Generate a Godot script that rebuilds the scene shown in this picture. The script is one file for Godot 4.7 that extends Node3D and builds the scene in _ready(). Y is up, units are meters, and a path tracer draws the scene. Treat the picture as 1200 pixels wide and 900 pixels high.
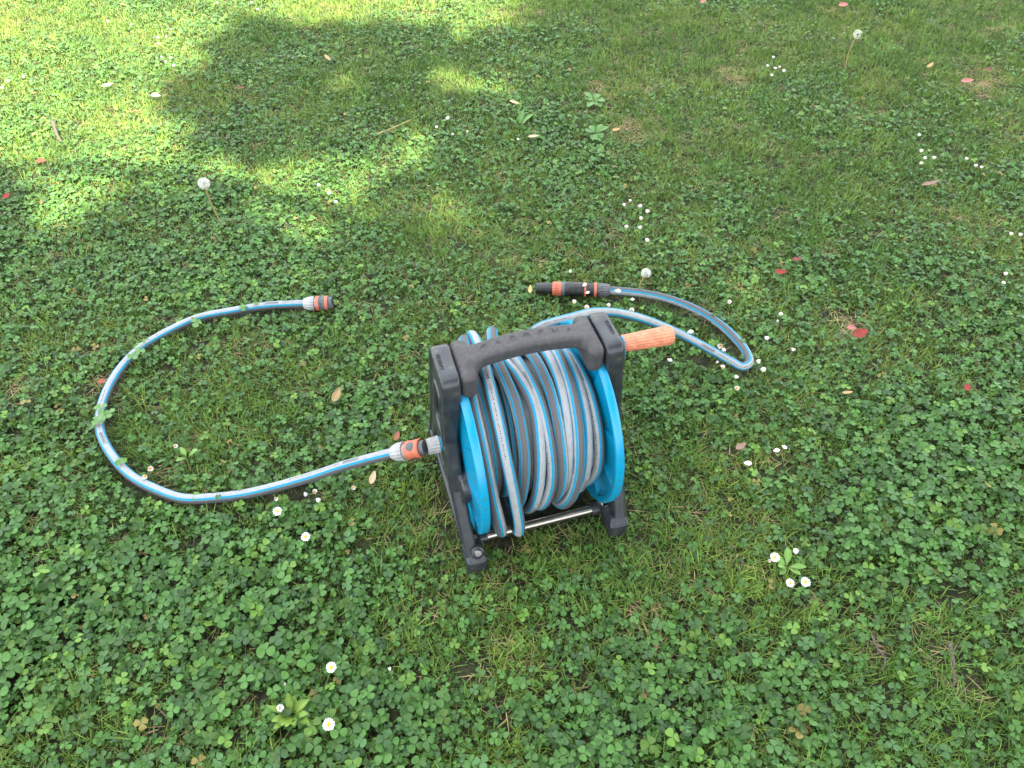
extends Node3D

# ------------------------------------------------------------------ constants
const EYE := 1.25                      # height of the lens above the lawn
const PITCH := 47.0
const FOCAL := 883.0                   # focal length in pixels of a 1200 x 900 frame
const HUB := 0.1855                    # height of the drum's axle
const REEL_AT := Vector3(0.021, 0.0, -0.895)
const REEL_TURN := 16.3
const LEAN := 0.03                     # how far the reel leans forward per metre of height
const SUN_TO := Vector3(0.277, 0.788, 0.548)

var rng := RandomNumberGenerator.new()
var bumps := FastNoiseLite.new()
var patches := FastNoiseLite.new()
var taken := {}
var M := {}
var hose_marks := {}

# ------------------------------------------------------------------ mesh helper
class MB:
	var v := PackedVector3Array()
	var n := PackedVector3Array()
	var c := PackedColorArray()
	var t := PackedVector2Array()
	var i := PackedInt32Array()
	func vert(p: Vector3, nr: Vector3, col := Color(1, 1, 1), uv := Vector2.ZERO) -> int:
		v.append(p); n.append(nr.normalized()); c.append(col); t.append(uv)
		return v.size() - 1
	func tri(a: int, b: int, d: int) -> void:
		var f := (v[d] - v[a]).cross(v[b] - v[a])
		if f.dot(n[a] + n[b] + n[d]) < 0.0:
			i.append_array(PackedInt32Array([a, d, b]))
		else:
			i.append_array(PackedInt32Array([a, b, d]))
	func quad(a: int, b: int, d: int, e: int) -> void:
		tri(a, b, d); tri(a, d, e)
	func flat(a: Vector3, b: Vector3, d: Vector3, e: Vector3, nr: Vector3, col := Color(1, 1, 1)) -> void:
		quad(vert(a, nr, col), vert(b, nr, col), vert(d, nr, col), vert(e, nr, col))
	func mesh() -> ArrayMesh:
		var a := []
		a.resize(Mesh.ARRAY_MAX)
		a[Mesh.ARRAY_VERTEX] = v; a[Mesh.ARRAY_NORMAL] = n; a[Mesh.ARRAY_COLOR] = c; a[Mesh.ARRAY_TEX_UV] = t; a[Mesh.ARRAY_INDEX] = i
		var m := ArrayMesh.new()
		m.add_surface_from_arrays(Mesh.PRIMITIVE_TRIANGLES, a)
		return m

# ------------------------------------------------------------------ scene helpers
func numbered(called: String) -> String:
	if not taken.has(called):
		taken[called] = 0
		return called
	taken[called] += 1
	return "%s_%03d" % [called, taken[called]]

func tag(o: Node3D, label: String, category: String, group := "", kind := "") -> Node3D:
	if label: o.set_meta("label", label)
	if category: o.set_meta("category", category)
	if group: o.set_meta("group", group)
	if kind: o.set_meta("kind", kind)
	return o

func thing(called: String, at := Vector3.ZERO, turn := 0.0) -> Node3D:
	var o := Node3D.new()
	o.name = numbered(called)
	o.position = at
	o.rotation.y = turn
	add_child(o, true)
	return o

func part(called: String, mesh: Mesh, m: Material, parent: Node3D) -> MeshInstance3D:
	var o := MeshInstance3D.new()
	o.name = numbered(called) if parent == self else called
	o.mesh = mesh
	o.material_override = m
	parent.add_child(o, true)
	return o

func ray(px: float, py: float) -> Vector3:
	var s := sin(deg_to_rad(PITCH)); var k := cos(deg_to_rad(PITCH))
	var b := (py - 450.0) / FOCAL
	return Vector3((px - 600.0) / FOCAL, -(s + b * k), -(k - b * s))

func at(px: float, py: float, y := 0.0) -> Vector3:      # the point at height y seen at that pixel of the photograph
	var r := ray(px, py)
	var w := (y - EYE) / r.y
	return Vector3(0, EYE, 0) + r * w

func pixel(p: Vector3) -> Vector2:
	var s := sin(deg_to_rad(PITCH)); var k := cos(deg_to_rad(PITCH))
	var y := p.y - EYE; var d := -p.z
	var z := maxf(d * k - y * s, 0.05)
	return Vector2(600.0 + FOCAL * p.x / z, 450.0 + FOCAL * (-d * s - y * k) / z)

func ground_height(x: float, z: float) -> float:
	return bumps.get_noise_2d(x, z) * 0.008

# ------------------------------------------------------------------ shapes
func smooth_path(pts: Array, step: float) -> PackedVector3Array:     # centripetal-like Catmull-Rom, resampled evenly
	var raw := PackedVector3Array()
	for k in pts.size() - 1:
		var p0: Vector3 = pts[maxi(k - 1, 0)]; var p1: Vector3 = pts[k]; var p2: Vector3 = pts[k + 1]; var p3: Vector3 = pts[mini(k + 2, pts.size() - 1)]
		var m := maxi(3, int(p1.distance_to(p2) / step * 1.5))
		for j in m:
			raw.append(p1.cubic_interpolate_in_time(p2, p0, p3, float(j) / m, maxf(p1.distance_to(p2), 1e-4), -maxf(p0.distance_to(p1), 1e-4), maxf(p1.distance_to(p2) + p2.distance_to(p3), 1e-4)))
	raw.append(pts[-1])
	var out := PackedVector3Array([raw[0]])
	var left := step
	for k in raw.size() - 1:
		var d := raw[k].distance_to(raw[k + 1])
		var gone := 0.0
		while d - gone >= left:
			gone += left
			out.append(raw[k].lerp(raw[k + 1], gone / d))
			left = step
		left -= d - gone
	if out[-1].distance_to(raw[-1]) > step * 0.3: out.append(raw[-1])
	return out

func tube(mb: MB, path: PackedVector3Array, radius: Callable, sides: int, turn := 0.0, twist := 0.0, period := 0.6, up := Vector3.UP) -> void:
	var t := (path[1] - path[0]).normalized()
	var u := (up - t * up.dot(t)).normalized()
	var length := 0.0
	var rows := []
	for k in path.size():
		var nt := (path[mini(k + 1, path.size() - 1)] - path[maxi(k - 1, 0)]).normalized()
		u = (u - nt * u.dot(nt)).normalized()
		var w := nt.cross(u)
		if k: length += path[k].distance_to(path[k - 1])
		var r: float = radius.call(float(k) / (path.size() - 1))
		var row := PackedInt32Array()
		for j in sides + 1:
			var a := TAU * j / sides + turn + twist * length
			var d := u * cos(a) + w * sin(a)
			row.append(mb.vert(path[k] + d * r, d, Color(1, 1, 1), Vector2(length / period, 1.0 - float(j) / sides)))
		rows.append(row)
	for k in rows.size() - 1:
		for j in sides:
			mb.quad(rows[k][j], rows[k][j + 1], rows[k + 1][j + 1], rows[k + 1][j])
	for e in [0, rows.size() - 1]:
		var nr := (path[0] - path[1]) if e == 0 else (path[-1] - path[-2])
		var mid := mb.vert(path[e], nr)
		var ring := PackedInt32Array()
		for j in sides + 1: ring.append(mb.vert(mb.v[rows[e][j]], nr))
		for j in sides: mb.tri(mid, ring[j], ring[j + 1])

func lathe(mb: MB, prof: Array, segs: int, xf := Transform3D(), ribs := 0, depth := 0.0) -> void:   # profile of (x along the axis, radius); axis is local x
	for k in prof.size() - 1:
		var a: Vector2 = prof[k]; var b: Vector2 = prof[k + 1]
		if a.is_equal_approx(b): continue
		var here := Vector2(-(b.y - a.y), b.x - a.x).normalized()
		var na := here; var nb := here
		if k > 0:
			var q: Vector2 = prof[k - 1]; var m := Vector2(-(a.y - q.y), a.x - q.x).normalized()
			if m.dot(here) > 0.7: na = (m + here).normalized()
		if k < prof.size() - 2:
			var q: Vector2 = prof[k + 2]; var m := Vector2(-(q.y - b.y), q.x - b.x).normalized()
			if m.dot(here) > 0.7: nb = (m + here).normalized()
		var ra := PackedInt32Array(); var rb := PackedInt32Array()
		for j in segs + 1:
			var an := TAU * j / segs
			var g := 1.0 - (depth * (0.5 + 0.5 * cos(an * ribs)) if ribs else 0.0)
			var dg := depth * 0.5 * ribs * sin(an * ribs) if ribs else 0.0
			var rad := Vector3(0, cos(an), sin(an)); var tan_ := Vector3(0, -sin(an), cos(an))
			ra.append(mb.vert(xf * (Vector3(a.x, 0, 0) + rad * a.y * g), xf.basis * (Vector3(na.x, 0, 0) + rad * na.y - tan_ * dg * na.y), Color(1, 1, 1), Vector2(a.x, float(j) / segs)))
			rb.append(mb.vert(xf * (Vector3(b.x, 0, 0) + rad * b.y * g), xf.basis * (Vector3(nb.x, 0, 0) + rad * nb.y - tan_ * dg * nb.y), Color(1, 1, 1), Vector2(b.x, float(j) / segs)))
		for j in segs:
			mb.quad(ra[j], ra[j + 1], rb[j + 1], rb[j])

func nets(lo: Vector3, hi: Vector3, cell: float, fn: Callable) -> ArrayMesh:     # surface nets over a signed distance
	var nx := int(ceil((hi.x - lo.x) / cell)) + 1; var ny := int(ceil((hi.y - lo.y) / cell)) + 1; var nz := int(ceil((hi.z - lo.z) / cell)) + 1
	var f := PackedFloat32Array()
	f.resize(nx * ny * nz)
	var q := 0
	for z in nz:
		for y in ny:
			for x in nx:
				f[q] = fn.call(lo.x + x * cell, lo.y + y * cell, lo.z + z * cell)
				q += 1
	var mb := MB.new()
	var ids := PackedInt32Array()
	ids.resize(nx * ny * nz)
	ids.fill(-1)
	var sx := 1; var sy := nx; var sz := nx * ny
	var off := [0, sx, sy, sx + sy, sz, sx + sz, sy + sz, sx + sy + sz]
	var edges := [[0, 1], [2, 3], [4, 5], [6, 7], [0, 2], [1, 3], [4, 6], [5, 7], [0, 4], [1, 5], [2, 6], [3, 7]]
	for z in nz - 1:
		for y in ny - 1:
			for x in nx - 1:
				var o := x + y * sy + z * sz
				var neg := 0
				for k in 8:
					if f[o + off[k]] < 0.0: neg += 1
				if neg == 0 or neg == 8: continue
				var p := Vector3.ZERO
				var cnt := 0
				for e in edges:
					var fa := f[o + off[e[0]]]; var fb := f[o + off[e[1]]]
					if (fa < 0.0) != (fb < 0.0):
						var s := fa / (fa - fb)
						var ca := Vector3(e[0] & 1, (e[0] >> 1) & 1, e[0] >> 2); var cb := Vector3(e[1] & 1, (e[1] >> 1) & 1, e[1] >> 2)
						p += ca.lerp(cb, s)
						cnt += 1
				p /= cnt
				var gr := Vector3(f[o + 1] + f[o + 1 + sy] + f[o + 1 + sz] + f[o + 1 + sy + sz] - f[o] - f[o + sy] - f[o + sz] - f[o + sy + sz],
					f[o + sy] + f[o + sy + 1] + f[o + sy + sz] + f[o + sy + sz + 1] - f[o] - f[o + 1] - f[o + sz] - f[o + 1 + sz],
					f[o + sz] + f[o + sz + 1] + f[o + sz + sy] + f[o + sz + sy + 1] - f[o] - f[o + 1] - f[o + sy] - f[o + 1 + sy])
				ids[o] = mb.vert(lo + (Vector3(x, y, z) + p) * cell, gr)
	for z in range(1, nz - 1):
		for y in range(1, ny - 1):
			for x in range(1, nx - 1):
				var o := x + y * sy + z * sz
				var neg := f[o] < 0.0
				if neg != (f[o + sx] < 0.0): mb.quad(ids[o], ids[o - sy], ids[o - sy - sz], ids[o - sz])
				if neg != (f[o + sy] < 0.0): mb.quad(ids[o], ids[o - sx], ids[o - sx - sz], ids[o - sz])
				if neg != (f[o + sz] < 0.0): mb.quad(ids[o], ids[o - sx], ids[o - sx - sy], ids[o - sy])
	return mb.mesh()

func mirrored(m: ArrayMesh) -> ArrayMesh:
	var a := m.surface_get_arrays(0)
	var mb := MB.new()
	for k in a[Mesh.ARRAY_VERTEX].size():
		mb.vert(a[Mesh.ARRAY_VERTEX][k] * Vector3(-1, 1, 1), a[Mesh.ARRAY_NORMAL][k] * Vector3(-1, 1, 1))
	var ix: PackedInt32Array = a[Mesh.ARRAY_INDEX]
	for k in ix.size() / 3: mb.i.append_array(PackedInt32Array([ix[k * 3], ix[k * 3 + 2], ix[k * 3 + 1]]))
	return mb.mesh()

func seg2(p: Vector2, a: Vector2, b: Vector2) -> float:
	var d := b - a
	return (p - a - d * clampf((p - a).dot(d) / d.length_squared(), 0, 1)).length()

func smin(a: float, b: float, k: float) -> float:
	var h := maxf(k - absf(a - b), 0.0) / k
	return minf(a, b) - h * h * k * 0.25

func box2(p: Vector2, half: Vector2, r: float) -> float:
	var q := p.abs() - half + Vector2(r, r)
	return minf(maxf(q.x, q.y), 0.0) + Vector2(maxf(q.x, 0), maxf(q.y, 0)).length() - r

func box3(p: Vector3, half: Vector3, r: float) -> float:
	var q := p.abs() - half + Vector3(r, r, r)
	return minf(maxf(q.x, maxf(q.y, q.z)), 0.0) + Vector3(maxf(q.x, 0), maxf(q.y, 0), maxf(q.z, 0)).length() - r

func slab(d2: float, dx: float, half: float, r: float) -> float:
	var a := d2 + r; var b := absf(dx) - half + r
	return minf(maxf(a, b), 0.0) + Vector2(maxf(a, 0), maxf(b, 0)).length() - r

# ------------------------------------------------------------------ materials
func noise_tex(freq: float, a: Color, b: Color, size := 512, octaves := 4, kind := FastNoiseLite.TYPE_SIMPLEX_SMOOTH, sd := 1, lo := 0.25, hi := 0.75) -> NoiseTexture2D:
	var nz := FastNoiseLite.new()
	nz.noise_type = kind; nz.frequency = freq; nz.fractal_octaves = octaves; nz.seed = sd
	var g := Gradient.new()
	g.offsets = PackedFloat32Array([lo, hi]); g.colors = PackedColorArray([a, b])
	var t := NoiseTexture2D.new()
	t.width = size; t.height = size; t.seamless = true; t.noise = nz; t.color_ramp = g
	return t

func plastic(col: Color, rough: float, vary := 0.12, scale := 9.0, relief := 0.02, sd := 3) -> StandardMaterial3D:
	var m := StandardMaterial3D.new()
	var at_ := noise_tex(0.012, col.darkened(vary), col.lightened(vary * 0.5), 512, 6, FastNoiseLite.TYPE_SIMPLEX_SMOOTH, sd)
	at_.color_ramp.offsets = PackedFloat32Array([0.25, 0.62, 0.74, 0.9])
	at_.color_ramp.colors = PackedColorArray([col.darkened(vary), col.lightened(vary * 0.4), col.lerp(Color(0.44, 0.41, 0.34), 0.12), col.lerp(Color(0.44, 0.40, 0.32), 0.45)])
	m.albedo_texture = at_
	m.roughness_texture = noise_tex(0.02, Color(1, 1, 1) * (rough - vary * 0.5), Color(1, 1, 1) * (rough + vary * 0.6), 512, 4, FastNoiseLite.TYPE_SIMPLEX_SMOOTH, sd + 7)
	m.roughness = 1.0
	if relief > 0.0:
		m.heightmap_enabled = true
		m.heightmap_texture = noise_tex(0.12, Color.BLACK, Color.WHITE, 512, 3, FastNoiseLite.TYPE_SIMPLEX_SMOOTH, sd + 11)
		m.heightmap_scale = relief
	m.uv1_triplanar = true
	m.uv1_scale = Vector3.ONE * scale
	return m

func leaf_mat(rough := 0.45, back := Color(0.3, 0.42, 0.12)) -> StandardMaterial3D:
	var m := StandardMaterial3D.new()
	m.vertex_color_use_as_albedo = true
	m.metallic_specular = 0.34
	m.roughness = rough
	m.cull_mode = BaseMaterial3D.CULL_DISABLED
	m.backlight_enabled = true
	m.backlight = back
	return m

func plain(col: Color, rough := 0.6, metal := 0.0) -> StandardMaterial3D:
	var m := StandardMaterial3D.new()
	m.albedo_color = col; m.roughness = rough; m.metallic = metal
	return m

const LETTERS := {"G": "011,100,101,101,011", "A": "010,101,111,101,101", "R": "110,101,110,101,101", "D": "110,101,101,101,110", "E": "111,100,110,100,111", "N": "101,111,111,101,101"}

func hose_texture() -> ImageTexture:
	var w := 1536; var h := 192
	var im := Image.create(w, h, false, Image.FORMAT_RGB8)
	var nz := FastNoiseLite.new(); nz.frequency = 0.02; nz.seed = 5; nz.fractal_octaves = 4
	var fine := FastNoiseLite.new(); fine.frequency = 0.25; fine.seed = 9
	var light := Color(0.55, 0.56, 0.575); var dark := Color(0.32, 0.315, 0.325); var blue := Color(0.05, 0.49, 0.63)
	for y in h:
		var v := fposmod(float(y) / h * 2.0, 1.0)
		for x in w:
			var wob := nz.get_noise_2d(x * 0.3, y * 0.2) * 0.012
			var s := fposmod(v + wob, 1.0)
			var c := light
			if s > 0.38 and s < 0.52 or s > 0.86: c = blue
			elif s >= 0.53: c = dark
			var dirt := clampf(nz.get_noise_2d(x, y * 2.0) * 1.3 + 0.1, 0.0, 1.0) * 0.35
			c = c.lerp(Color(0.36, 0.33, 0.28), dirt * 0.6)
			c = c * (1.0 + fine.get_noise_2d(x, y) * 0.10)
			if fine.get_noise_2d(x * 0.9 + 400.0, y * 0.9) > 0.62: c = c.darkened(0.35)
			im.set_pixel(x, y, c)
	# print on the light band: a framed word and rows of small ticks
	var ink := Color(0.13, 0.13, 0.13)
	for base in [19, 19 + h / 2]:
		var x0 := 180 if base < h / 2 else 980
		for x in 86:
			for y in 20:
				if x < 2 or x > 83 or y < 2 or y > 17: im.set_pixel(x0 + x, base - 10 + y, ink)
		var xx := x0 + 8
		for ch in "GARDENA":
			var rows: PackedStringArray = LETTERS[ch].split(",")
			for ry in 5:
				for rx in 3:
					if rows[ry][rx] == "1":
						for dx in 3:
							for dy in 2: im.set_pixel(xx + rx * 3 + dx, base - 5 + ry * 2 + dy, ink)
			xx += 11
		for k in 34:
			var x1 := x0 + 110 + k * 9
			if k % 9 == 8: continue
			for dx in 5:
				for dy in 3 + (k * 7) % 5: im.set_pixel(mini(x1 + dx, w - 1), base - 3 + dy, ink.lerp(light, 0.35))
	return ImageTexture.create_from_image(im)

func materials() -> void:
	M.frame = plastic(Color(0.155, 0.166, 0.188), 0.33, 0.09, 5.0, 0.0, 21)
	M.rubber = plastic(Color(0.225, 0.22, 0.23), 0.55, 0.08, 16.0, 0.05, 31)
	M.blue = plastic(Color(0.0, 0.52, 0.68), 0.30, 0.03, 5.0, 0.0, 41)
	M.orange = plastic(Color(0.80, 0.48, 0.35), 0.55, 0.14, 9.0, 0.03, 51)
	M.bright_orange = plastic(Color(0.72, 0.36, 0.26), 0.5, 0.12, 9.0, 0.02, 52)
	M.grey = plastic(Color(0.60, 0.60, 0.60), 0.5, 0.12, 9.0, 0.02, 61)
	M.dark_grey = plastic(Color(0.27, 0.28, 0.30), 0.5, 0.2, 9.0, 0.03, 62)
	M.black = plastic(Color(0.07, 0.07, 0.075), 0.42, 0.2, 9.0, 0.02, 71)
	M.pad = plastic(Color(0.27, 0.30, 0.32), 0.7, 0.2, 9.0, 0.03, 72)
	var st := plain(Color(0.66, 0.64, 0.60), 0.3, 0.95)
	M.steel = st
	M.dark_steel = plain(Color(0.42, 0.41, 0.40), 0.35, 0.9)
	var hm := StandardMaterial3D.new()
	hm.albedo_texture = hose_texture()
	hm.roughness = 0.62
	hm.metallic_specular = 0.35
	M.hose = hm
	M.leaf = leaf_mat(0.42)
	M.grass = leaf_mat(0.45, Color(0.4, 0.5, 0.15))
	M.dry = leaf_mat(0.8, Color(0.2, 0.15, 0.1))
	M.petal = leaf_mat(0.6, Color(0.5, 0.5, 0.5))
	M.yolk = plain(Color(0.88, 0.62, 0.06), 0.8)
	M.stem = plain(Color(0.36, 0.47, 0.2), 0.6)
	M.tan_stem = plain(Color(0.52, 0.46, 0.27), 0.7)
	M.fluff = leaf_mat(0.9, Color(0.8, 0.8, 0.8))
	M.bark = plastic(Color(0.33, 0.27, 0.22), 0.85, 0.35, 2.0, 0.6, 91)
	M.twig = plastic(Color(0.34, 0.29, 0.25), 0.85, 0.35, 30.0, 0.05, 92)
	var soil := StandardMaterial3D.new()
	soil.albedo_texture = noise_tex(0.02, Color(0.12, 0.14, 0.06), Color(0.22, 0.215, 0.11), 1024, 6, FastNoiseLite.TYPE_SIMPLEX_SMOOTH, 101, 0.2, 0.8)
	soil.heightmap_enabled = true
	soil.heightmap_texture = noise_tex(0.05, Color.BLACK, Color.WHITE, 512, 5, FastNoiseLite.TYPE_SIMPLEX_SMOOTH, 102)
	soil.heightmap_scale = 0.8
	soil.uv1_triplanar = true; soil.uv1_world_triplanar = true
	soil.uv1_scale = Vector3.ONE * 1.7
	soil.roughness = 0.95
	M.soil = soil

# ------------------------------------------------------------------ the reel
func leaned(p: Vector3) -> Vector3:
	return p + Vector3(0, 0, LEAN * p.y)

func reel_point(p: Vector3) -> Vector3:          # from the reel's own axes to the world
	return Transform3D(Basis(Vector3.UP, deg_to_rad(REEL_TURN)), REEL_AT) * leaned(p)

func side_profile(z: float, y: float) -> float:
	var p := Vector2(z, y)
	var d := box2(p - Vector2(0, 0.366), Vector2(0.050, 0.032), 0.020)
	for s in [-1.0, 1.0]:
		var a := minf(seg2(p, Vector2(0.030 * s, 0.36), Vector2(0.045 * s, 0.25)) - 0.018, minf(seg2(p, Vector2(0.045 * s, 0.25), Vector2(0.080 * s, 0.15)) - 0.019, seg2(p, Vector2(0.080 * s, 0.15), Vector2(0.146 * s, 0.03)) - 0.020))
		d = smin(d, a, 0.014)
	d = smin(d, (p - Vector2(0, HUB)).length() - 0.058, 0.02)
	d = smin(d, seg2(p, Vector2(-0.14, 0.026), Vector2(0.14, 0.026)) - 0.011, 0.02)
	return d

func make_reel() -> Node3D:
	var r := thing("hose_reel", REEL_AT, deg_to_rad(REEL_TURN))
	tag(r, "grey hose reel with turquoise drum, arched carry handle and orange crank grip", "hose reel")
	# side frames: bowed a little outward at the hub
	var frame_fn := func(x: float, y: float, z: float) -> float:
		var zz := z - LEAN * y
		var bow := 0.006 * sin(PI * clampf(y / 0.4, 0, 1))
		var d2 := side_profile(zz, y)
		var thin := 0.0045 * clampf((0.335 - y) / 0.03, 0, 1)
		var d := slab(d2, x + bow + thin, 0.0165 - thin, 0.005)
		# shallow recess along the outer face of the legs
		d = maxf(d, -slab(d2 + 0.009, x + bow + 0.0165, 0.004, 0.002))
		# hub housing on the inner side and a round knuckle on the front leg
		d = smin(d, slab(Vector2(zz, y - HUB).length() - 0.050, x - 0.012, 0.016, 0.004), 0.004)
		d = smin(d, slab(Vector2(zz - 0.075, y - 0.158).length() - 0.036, x - 0.008, 0.014, 0.004), 0.003)
		return d
	var left := nets(Vector3(-0.034, -0.008, -0.195), Vector3(0.036, 0.412, 0.20), 0.0036, frame_fn)
	for s in [-1, 1]:
		var f := part("side_frame", left if s < 0 else mirrored(left), M.frame, r)
		f.position = Vector3(0.1375 * s, 0, 0)
		# feet, a step proud of the leg
		for q in [1.0, -1.0]:
			var foot := nets(Vector3(-0.026, -0.012, -0.036), Vector3(0.026, 0.056, 0.036), 0.003, func(x: float, y: float, z: float) -> float:
				var p := Vector3(x, y - 0.018, z)
				var w := box3(p, Vector3(0.0195, 0.027, 0.026), 0.008)
				return maxf(w, (y - 0.045) + 0.35 * (z * q - 0.01)))
			part("foot", foot, M.frame, f).position = Vector3(0.0, 0.0, 0.150 * q)
		# raised lettering on the top of the block
		var tm := TextMesh.new()
		var fo := SystemFont.new(); fo.font_names = PackedStringArray(["Droid Sans"])
		tm.font = fo; tm.text = "GARDENA"; tm.font_size = 16; tm.pixel_size = 0.0005; tm.depth = 0.0009; tm.curve_step = 2.0
		var tx := part("raised_lettering", tm, M.frame, f)
		tx.basis = Basis(Vector3(0, 0, -1 if s < 0 else 1), Vector3(1 if s < 0 else -1, 0, 0), Vector3(0, 1, 0))
		tx.basis = Basis(Vector3(0, 0, 1), Vector3(1, 0, 0), Vector3(0, 1, 0)) if s > 0 else Basis(Vector3(0, 0, 1), Vector3(1, 0, 0), Vector3(0, 1, 0))
		tx.basis = Basis(Vector3.UP, PI / 2) * Basis(Vector3.RIGHT, -PI / 2)
		tx.position = Vector3(0.007 * s, 0.3985, LEAN * 0.4)
		# bolt through the front leg
		if s > 0: continue
		var b := MB.new()
		var out := Transform3D(Basis(Vector3(0, 0.55, 0.83), Vector3(0, 0.83, -0.55), Vector3(-1, 0, 0)), Vector3(0.004, 0.052, 0.158))
		lathe(b, [Vector2(-0.004, 0.0115), Vector2(0.006, 0.0115), Vector2(0.0075, 0.010), Vector2(0.0075, 0.0075)], 24, out)
		var ring := part("bolt_seat", b.mesh(), M.frame, f)
		b = MB.new()
		lathe(b, [Vector2(0.002, 0.0074), Vector2(0.010, 0.0074), Vector2(0.012, 0.0058), Vector2(0.0124, 0.0)], 24, out)
		part("bolt", b.mesh(), M.dark_steel, ring)
	# carry handle of soft rubber: two end lumps and an arch between them
	var grip := nets(Vector3(-0.132, 0.315, -0.062), Vector3(0.132, 0.432, 0.086), 0.0037, func(x: float, y: float, z: float) -> float:
		var zz := z - LEAN * y
		var ax := absf(x)
		var e := box3(Vector3(ax - 0.107, y - 0.3705, zz), Vector3(0.0145, 0.0270, 0.0480), 0.0125)
		var arch := 0.3895 + 0.0135 * (1.0 - (x / 0.1) * (x / 0.1))
		var a := box2(Vector2(y - arch, zz), Vector2(0.0140, 0.0200), 0.009)
		if ax > 0.105: a = maxf(a, ax - 0.105)
		return smin(a, e, 0.020))
	var gp := part("carry_handle", grip, M.rubber, r)
	var word := "GARDENA"
	for k in word.length():
		var x := -0.072 + k * 0.024
		var tm := TextMesh.new()
		var fo := SystemFont.new(); fo.font_names = PackedStringArray(["Droid Sans"])
		tm.font = fo; tm.text = word[k]; tm.font_size = 20; tm.pixel_size = 0.001; tm.depth = 0.0009; tm.curve_step = 2.0
		var lt := part("raised_letter", tm, M.rubber, gp)
		lt.basis = Basis(Vector3.BACK, atan(-0.032 * x / 0.01)) * Basis(Vector3.RIGHT, -PI / 2 + 0.25)
		lt.position = Vector3(x, 0.3895 + 0.0135 * (1.0 - x * x / 0.01) + 0.0136, LEAN * 0.4 + 0.002)
	# steel tubes along the base
	for q in [1.0, -1.0]:
		var b := MB.new()
		lathe(b, [Vector2(-0.128, 0.0), Vector2(-0.128, 0.0085), Vector2(0.128, 0.0085), Vector2(0.128, 0.0)], 20, Transform3D(Basis(), Vector3(0, 0.019, 0.113 * q)))
		part("base_tube", b.mesh(), M.steel, r)
		for s in [-1, 1]:
			b = MB.new()
			lathe(b, [Vector2(-0.008, 0.0086), Vector2(-0.008, 0.012), Vector2(0.008, 0.0135), Vector2(0.012, 0.0135)], 20, Transform3D(Basis(Vector3(s, 0, 0), Vector3.UP, Vector3(0, 0, s)), Vector3(0.112 * s, 0.019, 0.113 * q)))
			part("tube_socket", b.mesh(), M.frame, r)
	# drum: core, two flanges with sloping pockets and a rolled rim
	var hubz := Vector3(0, HUB, LEAN * HUB)
	var b2 := MB.new()
	lathe(b2, [Vector2(-0.112, 0.095), Vector2(0.112, 0.095)], 48, Transform3D(Basis(), hubz))
	lathe(b2, [Vector2(-0.16, 0.0), Vector2(-0.16, 0.014), Vector2(0.16, 0.014), Vector2(0.16, 0.0)], 20, Transform3D(Basis(), hubz))
	part("drum_core", b2.mesh(), M.blue, r)
	for s in [-1, 1]:
		var fl := part("drum_flange", flange_mesh(s), M.blue, r)
		fl.position = hubz + Vector3(0.1180 if s > 0 else -0.1185, 0, 0)
		fl.rotation.x = 0.31 if s > 0 else 0.12
	# crank on the right-hand side
	var kx := 0.1595
	var hand := Vector3(kx, 0.372, 0.030)
	var crank := thing_child("crank", r)
	var arm := nets(Vector3(-0.008, -0.028, -0.03), Vector3(0.010, 0.215, 0.05), 0.0032, func(x: float, y: float, z: float) -> float:
		var a := hand - hubz
		return slab(seg2(Vector2(z, y), Vector2.ZERO, Vector2(a.z, a.y)) - lerpf(0.022, 0.0135, clampf(y / 0.19, 0, 1)), x, 0.0045, 0.003))
	part("crank_arm", arm, M.blue, crank).position = Vector3(kx + 0.003, hubz.y, hubz.z)
	var hb := MB.new()
	lathe(hb, [Vector2(0.0, 0.0), Vector2(0.0, 0.0125), Vector2(0.004, 0.0145), Vector2(0.030, 0.0152), Vector2(0.070, 0.0166), Vector2(0.086, 0.0168), Vector2(0.092, 0.0155), Vector2(0.0945, 0.0115), Vector2(0.0950, 0.0)], 72, Transform3D(Basis(Vector3.BACK, -0.04), hand), 18, 0.05)
	part("crank_grip", hb.mesh(), M.orange, crank)
	# water inlet on the left
	var nb := MB.new()
	lathe(nb, [Vector2(-0.010, 0.0145), Vector2(0.012, 0.0165)], 96, Transform3D(Basis(), hubz + Vector3(-0.172, 0, 0)), 16, 0.10)
	lathe(nb, [Vector2(-0.010, 0.009), Vector2(-0.010, 0.0145)], 48, Transform3D(Basis(), hubz + Vector3(-0.172, 0, 0)))
	part("inlet_nut", nb.mesh(), M.grey, r)
	return r

func thing_child(called: String, parent: Node3D) -> Node3D:
	var o := Node3D.new()
	o.name = called
	parent.add_child(o, true)
	return o

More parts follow.
